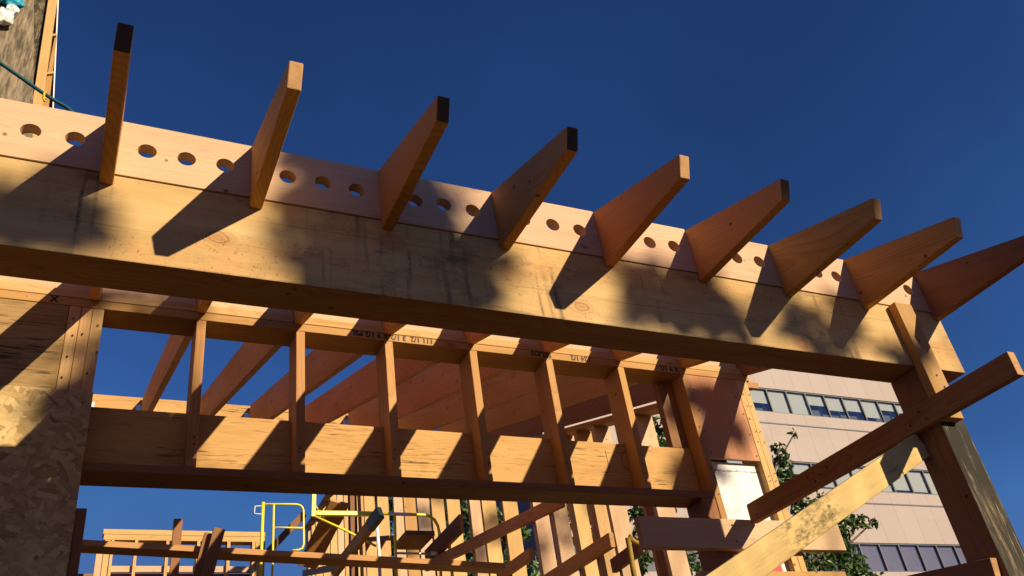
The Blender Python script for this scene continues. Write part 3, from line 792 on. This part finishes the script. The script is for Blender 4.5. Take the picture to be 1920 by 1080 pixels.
tube('top_rail', [(2.3681, 6.0000, 1.7420), (2.8072, 6.0000, 1.7410), (2.8687, 6.0000, 1.7288), (2.9167, 6.0000, 1.6911), (2.9455, 6.0000, 1.6309), (2.9554, 6.0000, 1.5541), (2.9413, 6.0000, 1.2849), (2.9223, 6.0000, 1.0252)], 0.0160, M['yellow'], sr, seg=8)
tube('rail_sleeve', [(2.4392, 6.0000, 1.7424), (2.6720, 6.0000, 1.7421)], 0.0185, M['white_paint'], sr, seg=8)
tube('rail_post', [(2.4992, 6.0000, 1.7349), (2.4834, 6.0000, 1.3076), (2.4710, 6.0000, 1.0275)], 0.0150, M['yellow'], sr, seg=8)
tube('rail_post', [(2.3268, 6.0500, 1.6949), (2.3357, 6.0500, 1.3392), (2.3309, 6.0500, 1.0440)], 0.0170, M['white_paint'], sr, seg=8)
tube('cross_tube', [(2.4860, 6.0000, 1.3492), (2.9469, 6.0000, 1.3433)], 0.0120, M['steel'], sr, seg=8)
tube('clamp', [(2.8430, 5.9900, 1.3468), (2.9153, 5.9900, 1.3449)], 0.0190, M['white_paint'], sr, seg=8)
o = board('scaffold_plank', (2.2319, 7.0000, 2.2645), (2.0432, 7.7000, 1.7908), 0.225, 0.042, (1, 0, 0), M['rafter'], end='end_light')
tag(o, 'wide brown plank leaning behind the yellow bracket, pale upper end', 'plank')
o = board('tipped_board', (2.0079, 6.5000, 1.3180), (2.2524, 5.7000, 1.6311), 0.12, 0.045, (0, 0, 1), M['rafter'])
tag(o, 'slanting brown board with its upper end wrapped in black plastic', 'board')
board('black_wrap', (2.1986, 5.8760, 1.5622), (2.2540, 5.6946, 1.6332), 0.13, 0.055, (0, 0, 1), M['black_wrap'], o, end='black_wrap_', bow=0)
o = bx('scaffold_plank', 2.534, 2.828, 5.8, 6.211, 1.458, 1.503, M['brown'], axis='y', end='end_mid')
tag(o, 'short shaded scaffold plank seen from below, inside the rounded rail', 'plank')
tag(tube('hooked_tube', [(2.6704, 2.2000, 0.0911), (2.6368, 2.2000, 0.0747), (2.6105, 2.2000, 0.0870), (2.5882, 2.2000, 0.1152), (2.5740, 2.2000, 0.1022), (2.5734, 2.2000, 0.0548), (2.5683, 2.2000, -0.0539), (2.5592, 2.2000, -0.2047)], 0.016, M['mustard']), 'yellow hooked scaffold tube, its shade painted in, left of the wide level board', 'scaffold')


# ------------------------------------------------------------------ neighbouring building at upper left
M['sheath'] = wood('weathered_sheathing', (0.40, 0.31, 0.20), (0.27, 0.195, 0.12), ring=0.03, knots=0.9, gray=0.55, varv=0.02, specks=False)
def upright_plate(name, pts, y, t, mat, parent, end='end_light'):
    cx = sum(q[0] for q in pts) / len(pts); cz = sum(q[1] for q in pts) / len(pts)
    bm = prism_bm([(z - cz, -(x - cx)) for x, z in pts], t, 0.003)
    F = Matrix(((0.0, 0.0, -1.0), (0.0, 1.0, 0.0), (1.0, 0.0, 0.0)))
    return mesh_obj(name, bm, [mat, M[end]], Matrix.Translation((cx, y, cz)) @ F.to_4x4(), parent)
nb = empty('neighbour_frame', (-2.2, 7.0, -3.1), 'tall weathered sheathing and pale studs of the next building, top left corner', 'building')
upright_plate('sheathing', [(-3.301, 9.925), (-1.977, 10.577), (-1.787, 9.220), (-1.379, 6.398), (-2.540, 6.261)], 7.000, 0.030, M['sheath'], nb)
bx('sheathing', -3.3, -1.80, 6.985, 7.015, -3.1, 6.6, M['sheath'], nb, axis='z', bow=0)
upright_plate('gray_stud', [(-1.873, 9.883), (-1.724, 9.950), (-1.402, 6.742), (-1.447, 6.730)], 7.120, 0.050, M['gray'], nb)
upright_plate('stud', [(-1.654, 9.741), (-1.547, 9.788), (-1.380, 6.748), (-1.490, 6.718)], 7.050, 0.050, M['pale'], nb)
upright_plate('stud', [(-1.461, 8.740), (-1.436, 8.696), (-1.303, 6.770), (-1.413, 6.739)], 7.100, 0.050, M['stud'], nb)
upright_plate('brown_panel', [(-1.898, 9.872), (-1.585, 10.013), (-1.230, 6.790), (-1.425, 6.736)], 7.250, 0.030, M['brown'], nb)
upright_plate('edge_strip', [(-1.594, 10.009), (-1.578, 10.016), (-1.224, 6.791), (-1.238, 6.787)], 7.180, 0.060, M['white_paint'], nb)
upright_plate('block', [(-1.550, 8.652), (-1.439, 8.716), (-1.439, 8.673), (-1.550, 8.609)], 7.060, 0.040, M['pale'], nb)
upright_plate('block', [(-1.473, 7.942), (-1.370, 7.997), (-1.370, 7.956), (-1.473, 7.901)], 7.060, 0.040, M['pale'], nb)
tp = empty('tarp_bundle', (-2.0565, 6.9000, 8.6370), 'bunched blue and white plastic sheeting at the top left picture corner', 'tarp')
def crumple(name, c, rad, mat, parent, seed):
    bm = bmesh.new(); bmesh.ops.create_icosphere(bm, subdivisions=4, radius=1.0)
    from mathutils import noise
    for v in bm.verts:
        d = v.co.normalized()
        n = noise.noise(d * 1.5 + Vector((seed, 0, 0))) * 0.40 + abs(noise.noise(d * 3.0 + Vector((0, seed, 0)))) * 0.16
        v.co = Vector((d.x * rad[0], d.y * rad[1], d.z * rad[2])) * (0.85 + n)
    return mesh_obj(name, bm, mat, Matrix.Translation(c), parent, smooth=True)
crumple('white_sheet', (-2.0565, 6.9000, 8.6370), (0.13, 0.10, 0.15), M['tarp_white'], tp, 1.3)
crumple('blue_sheet', (-2.0355, 6.9500, 9.0327), (0.15, 0.10, 0.13), M['tarp_blue'], tp, 4.1)
crumple('white_sheet', (-1.9883, 6.9200, 8.8176), (0.085, 0.08, 0.09), M['tarp_white'], tp, 7.7)
tag(tube('cable', [(-3.1000, 6.9700, 5.6000), (-2.6000, 4.6000, 4.3000), (-1.2520, 2.0000, 2.8550), (-1.1301, 2.0000, 2.7591), (-1.0696, 2.0000, 2.7133), (-0.9499, 2.0000, 2.6302), (-0.8302, 2.0000, 2.5470), (-0.7561, 2.0000, 2.5011), (-0.6978, 2.0000, 2.4718), (-0.6209, 2.0000, 2.4053), (-0.4500, 2.0000, 1.7000), (-0.4000, 2.0000, 1.2800), (-0.3880, 2.0000, 1.1900)], 0.011, M['cable']), 'teal cable slanting down from the top left corner to the rafters', 'cable')
tag(tube('brass_hook', [(-0.8199, 1.9900, 2.5485), (-0.8202, 1.9900, 2.5139), (-0.8064, 1.9900, 2.4924)], 0.006, M['hook'], seg=6), 'small brass hook hanging by the teal cable', 'hook', 'brass hooks on the cable')
tag(tube('brass_hook', [(-0.8241, 1.9900, 2.5040), (-0.8091, 1.9900, 2.4745)], 0.006, M['hook'], seg=6), 'small brass hook hanging by the teal cable', 'hook', 'brass hooks on the cable')


# ------------------------------------------------------------------ office building
BY = 28.0
of = empty('office_building', (31.0, BY, -3.1), 'pink panelled office building with ribbon windows beyond the right opening', 'building')
OX0, OX1 = 17.0, 43.05
OTOP = 21.6
rows = [17.84 - 3.98 * i for i in range(6)]
def obox(name, x0, x1, y0, y1, z0, z1, mat, par):
    bm = bmesh.new()
    o = Vector((x0, y0, z0))
    mt = Matrix.Translation(((x1 - x0) / 2, (y1 - y0) / 2, (z1 - z0) / 2)) @ Matrix.Diagonal((x1 - x0, y1 - y0, z1 - z0, 1))
    bmesh.ops.create_cube(bm, size=1.0, matrix=mt)
    return mesh_obj(name, bm, mat, Matrix.Translation(o), par)
core = obox('office_core', OX0 + 0.4, OX1 - 0.4, BY + 0.45, BY + 18, -3.1, OTOP - 0.2, M['pane_dark'], of)
zprev = OTOP
for i, zt in enumerate(rows):
    obox('wall', OX0, OX1, BY, BY + 0.44, zt, zprev, M['tower'], of)
    obox('joint_ledge', OX0 - 0.02, OX1 + 0.02, BY - 0.03, BY + 0.1, zt - 1.38 - 0.66, zt - 1.38 - 0.60, M['frame'], of)
    zprev = zt - 1.38
obox('wall', OX0, OX1, BY, BY + 0.44, -3.1, zprev, M['tower'], of)
obox('side_wall_panel', OX1 - 0.02, OX1 + 0.0, BY + 0.445, BY + 18, -3.1, OTOP, M['tower'], of)
obox('side_wall_panel', OX0, OX0 + 0.02, BY + 0.445, BY + 18, -3.1, OTOP, M['tower'], of)
px0 = 20.18
for i, zt in enumerate(rows[:3]):
    n = int((OX1 - 0.3 - px0) / 1.27)
    for j in range(n):
        x = px0 + j * 1.27
        if x < 26.0: continue
        fr = bmesh.new()
        zb = zt - 1.38
        for (a0, a1, c0, c1) in ((x - 0.035, x + 0.035, zb, zt), (x + 0.035, x + 1.235, zb, zb + 0.06), (x + 0.035, x + 1.235, zt - 0.06, zt)):
            mt = Matrix.Translation(((a0 + a1) / 2 - x, 0.0, (c0 + c1) / 2 - zb)) @ Matrix.Diagonal((a1 - a0, 0.12, c1 - c0, 1))
            bmesh.ops.create_cube(fr, size=1.0, matrix=mt)
        w_ = mesh_obj('window', fr, M['frame'], Matrix.Translation((x, BY + 0.10, zb)), of)
        obox('pane', x + 0.035, x + 1.235, BY + 0.10, BY + 0.106, zb + 0.06, zt - 0.06, M['glass'], w_)
        drop = [[0.98, 0.98, 0.46, 0.62, 0.56, 0.78, 0.36, 0.42, 0.44, 0.5, 0.4, 0.5, 0.6][(j - 8) % 13], [0.95, 0.9, 0.8, 0.95, 0.97, 0.86, 0.9, 0.97][j % 8], 1.0][i]
        if drop > 0:
            obox('blind', x + 0.05, x + 1.22, BY + 0.17, BY + 0.19, zt - 0.06 - drop * 1.26, zt - 0.06, M['curtain' if i == 2 else 'blind'], w_)

# ------------------------------------------------------------------ trees
def leaf_cloud(clumps, size, seed, droop=0.3):
    """clumps: (centre, radii, count) -> verts, faces of small pointed leaves (two folded halves)"""
    R_ = np.random.default_rng(seed)
    V, Fc = [], []
    for c, rad, n in clumps:
        d = R_.normal(size=(n, 3)); d /= np.linalg.norm(d, axis=1)[:, None]
        rr = R_.uniform(0.15, 1.0, n) ** 0.55
        P = np.array(c) + d * rr[:, None] * np.array(rad)
        for p in P:
            s = size * R_.uniform(0.6, 1.25)
            a = R_.normal(size=3); a[2] -= droop * 2; a /= np.linalg.norm(a)
            b = np.cross(a, R_.normal(size=3)); b /= np.linalg.norm(b)
            nrm = np.cross(a, b)
            w = s * 0.27
            i = len(V)
            V += [p, p + a * s * .35 + b * w + nrm * w * .35, p + a * s * .72 + b * w * .72 + nrm * w * .2, p + a * s * 1.05 - nrm * w * .3, p + a * s * .72 - b * w * .72 + nrm * w * .2, p + a * s * .35 - b * w + nrm * w * .35, p + a * s * .5 - nrm * w * .1]
            Fc += [(i, i + 1, i + 6), (i + 1, i + 2, i + 6), (i + 2, i + 3, i + 6), (i + 3, i + 4, i + 6), (i + 4, i + 5, i + 6), (i + 5, i, i + 6)]
    return V, Fc

def tree(base, clumps, size, seed, label, trunk_r=0.11, name='tree', fork=None):
    t = empty(name, base, label, 'tree')
    V, Fc = leaf_cloud(clumps, size, seed)
    me = bpy.data.meshes.new('crown')
    o = Vector(base)
    me.from_pydata([tuple(Vector(v) - o) for v in V], [], Fc)
    me.materials.append(M['leaf'])
    link(bpy.data.objects.new('crown', me), Matrix.Translation(o), t)
    # trunk with a limb to every clump
    rr = random.Random(seed)
    fz = fork if fork is not None else base[2] + 2.2
    fk = Vector((base[0], base[1], fz))
    bm = bmesh.new()
    def limb(a, b, r0, r1, n=6, seg=7):
        a, b = Vector(a), Vector(b)
        prev = None
        for i in range(n + 1):
            s = i / n
            p = a.lerp(b, s) + Vector((rr.uniform(-1, 1), rr.uniform(-1, 1), rr.uniform(-.3, .5))) * 0.04 * (b - a).length * math.sin(math.pi * s)
            d = (b - a).normalized(); u = d.orthogonal().normalized(); w = d.cross(u)
            r = r0 + (r1 - r0) * s
            ring = [bm.verts.new(p - o + r * (math.cos(6.2832 * k / seg) * u + math.sin(6.2832 * k / seg) * w)) for k in range(seg)]
            if prev:
                for k in range(seg): bm.faces.new((prev[k], prev[(k + 1) % seg], ring[(k + 1) % seg], ring[k]))
            prev = ring
    limb(base, fk, trunk_r, trunk_r * 0.75, 6, 10)
    for c, rad, n in clumps: limb(fk, c, trunk_r * 0.42 if fork is None else 0.016, 0.012 if fork is None else 0.004)
    mesh_obj('trunk', bm, M['bark'], Matrix.Translation(o), t, smooth=True)
    return t
tree((5.4000, 7.3000, -3.1000), [((9.0014, 7.2000, 3.4449), (0.087, 0.096, 0.087), 18), ((8.9607, 7.2000, 3.2364), (0.138, 0.151, 0.138), 69), ((8.9621, 7.2000, 2.9840), (0.150, 0.165, 0.150), 80), ((8.6771, 7.2000, 2.8635), (0.163, 0.179, 0.163), 69), ((9.0451, 7.2000, 2.4739), (0.212, 0.234, 0.212), 126), ((9.4706, 7.2000, 2.5279), (0.225, 0.248, 0.225), 138), ((9.5000, 7.2000, 2.2478), (0.212, 0.234, 0.212), 126), ((9.7585, 7.2000, 2.2539), (0.163, 0.179, 0.163), 92), ((10.0816, 7.2000, 2.3427), (0.125, 0.138, 0.125), 51), ((10.3388, 7.2000, 2.3248), (0.075, 0.083, 0.075), 20), ((9.4606, 7.2000, 1.9344), (0.212, 0.234, 0.212), 126), ((9.6072, 7.2000, 1.7064), (0.225, 0.248, 0.225), 149), ((9.0953, 7.2000, 1.7783), (0.225, 0.248, 0.225), 138), ((8.6960, 7.2000, 1.6278), (0.250, 0.275, 0.250), 138), ((9.1273, 7.2000, 1.4090), (0.312, 0.344, 0.312), 184), ((9.7343, 7.2000, 1.4438), (0.225, 0.248, 0.225), 126), ((8.6551, 7.2000, 2.1128), (0.188, 0.206, 0.188), 80), ((9.3926, 7.2000, 3.7005), (0.056, 0.062, 0.056), 10)], 0.105, 3, 'glossy leafed tree right of the corner studs before the pink building', 0.09)
tree((5.6000, 9.8000, -3.1000), [((5.3775, 9.5000, 3.0251), (0.296, 0.356, 0.296), 200), ((5.2514, 9.5000, 2.4259), (0.296, 0.356, 0.296), 200), ((5.5794, 9.5000, 2.9069), (0.222, 0.267, 0.222), 160), ((5.8292, 9.5000, 2.2719), (0.370, 0.444, 0.370), 220), ((7.0844, 9.5000, 3.2832), (0.252, 0.302, 0.252), 240), ((6.9719, 9.5000, 2.7652), (0.267, 0.320, 0.267), 260), ((6.9848, 9.5000, 2.3931), (0.296, 0.356, 0.296), 200), ((7.8890, 9.5000, 3.3075), (0.193, 0.231, 0.193), 170), ((8.0527, 9.5000, 2.9557), (0.222, 0.267, 0.222), 150), ((7.6397, 9.5000, 2.5206), (0.222, 0.267, 0.222), 130), ((8.3463, 9.5000, 3.2758), (0.222, 0.267, 0.222), 180), ((8.5754, 9.5000, 2.4413), (0.296, 0.356, 0.296), 170), ((8.5026, 9.5000, 5.0660), (0.126, 0.151, 0.126), 70), ((8.7947, 9.5000, 4.9015), (0.178, 0.213, 0.178), 120), ((8.5815, 9.5000, 4.5292), (0.222, 0.267, 0.222), 150), ((8.9018, 9.5000, 4.6008), (0.222, 0.267, 0.222), 120), ((6.5056, 9.5000, 3.2657), (0.296, 0.356, 0.296), 160), ((7.7760, 9.5000, 2.8633), (0.089, 0.107, 0.089), 30)], 0.11, 5, 'dark leafy tree showing only through gaps between the side wall studs', 0.13)
tree((5.6000, 14.8000, -3.1000), [((4.3831, 14.5000, 5.2314), (0.295, 0.354, 0.295), 170), ((4.4705, 14.5000, 4.5302), (0.337, 0.404, 0.337), 200), ((4.9350, 14.5000, 5.3612), (0.358, 0.429, 0.358), 200), ((5.0175, 14.5000, 4.7542), (0.358, 0.429, 0.358), 200), ((4.8802, 14.5000, 4.1143), (0.358, 0.429, 0.358), 200), ((5.6095, 14.5000, 5.3271), (0.379, 0.455, 0.379), 220), ((5.6776, 14.5000, 4.6572), (0.379, 0.455, 0.379), 220), ((5.6364, 14.5000, 4.0649), (0.358, 0.429, 0.358), 200), ((6.3035, 14.5000, 5.2920), (0.358, 0.429, 0.358), 200), ((6.4223, 14.5000, 4.6700), (0.358, 0.429, 0.358), 200), ((6.3037, 14.5000, 4.0136), (0.358, 0.429, 0.358), 180), ((7.0177, 14.5000, 5.2558), (0.358, 0.429, 0.358), 200), ((7.0600, 14.5000, 4.5681), (0.358, 0.429, 0.358), 200), ((6.9897, 14.5000, 3.9610), (0.358, 0.429, 0.358), 180), ((4.3498, 14.5000, 3.9585), (0.295, 0.354, 0.295), 150)], 0.17, 6, 'distant dark tree glimpsed through slits of the side wall behind the yellow scaffold', 0.16)
tree((6.6000, -9.4000, -3.1000), [((4.3747, -8.3695, 3.7398), (0.160, 0.12, 0.160), 182), ((4.3747, -8.3695, 3.9798), (0.150, 0.12, 0.160), 168), ((4.5247, -8.3695, 3.8598), (0.200, 0.12, 0.200), 237), ((4.6547, -8.3695, 3.7198), (0.180, 0.12, 0.140), 182), ((4.6047, -8.3695, 4.0398), (0.160, 0.12, 0.140), 140), ((4.7647, -8.3695, 3.7798), (0.140, 0.12, 0.140), 125), ((4.3147, -8.3695, 3.8598), (0.100, 0.12, 0.200), 125), ((4.6047, -8.3695, 4.3198), (0.120, 0.12, 0.140), 125), ((4.3447, -8.3695, 4.1798), (0.130, 0.12, 0.140), 154), ((4.5047, -8.3695, 4.1998), (0.130, 0.12, 0.140), 154), ((4.3447, -8.3695, 4.3798), (0.130, 0.12, 0.150), 154), ((4.5047, -8.3695, 4.4198), (0.140, 0.12, 0.150), 154), ((4.3547, -8.3695, 4.5898), (0.140, 0.12, 0.150), 28), ((4.5247, -8.3695, 4.6198), (0.150, 0.12, 0.150), 33), ((4.3847, -8.3695, 4.7998), (0.150, 0.12, 0.150), 22), ((4.5647, -8.3695, 4.8198), (0.150, 0.12, 0.140), 28), ((3.4847, -8.3695, 3.7498), (0.140, 0.12, 0.080), 98), ((3.6347, -8.3695, 3.7398), (0.120, 0.12, 0.070), 70), ((3.2047, -8.3695, 3.8198), (0.200, 0.12, 0.150), 112), ((5.5047, -8.3695, 3.8098), (0.130, 0.12, 0.120), 118), ((5.6847, -8.3695, 3.7798), (0.160, 0.12, 0.120), 140), ((5.8247, -8.3695, 3.7398), (0.060, 0.12, 0.090), 42), ((6.1847, -8.3695, 3.7598), (0.060, 0.12, 0.100), 44), ((6.4047, -8.3695, 3.8198), (0.070, 0.12, 0.070), 39), ((6.6547, -8.3695, 3.6698), (0.070, 0.12, 0.060), 36), ((6.2847, -8.3695, 3.6498), (0.050, 0.12, 0.050), 19), ((7.1994, -8.3552, 4.6265), (0.100, 0.12, 0.060), 56), ((7.2994, -8.3552, 4.4565), (0.120, 0.12, 0.070), 70), ((7.1294, -8.3552, 4.2765), (0.100, 0.12, 0.060), 42), ((10.2899, -8.4231, 8.4109), (0.300, 0.12, 0.150), 84), ((9.5975, -8.4113, 7.0004), (0.250, 0.12, 0.120), 56), ((8.9835, -8.4021, 6.0206), (0.100, 0.12, 0.150), 36)], 0.12, 9, 'street tree standing behind the viewer whose leaves dapple the beam', 0.14, fork=0.2)
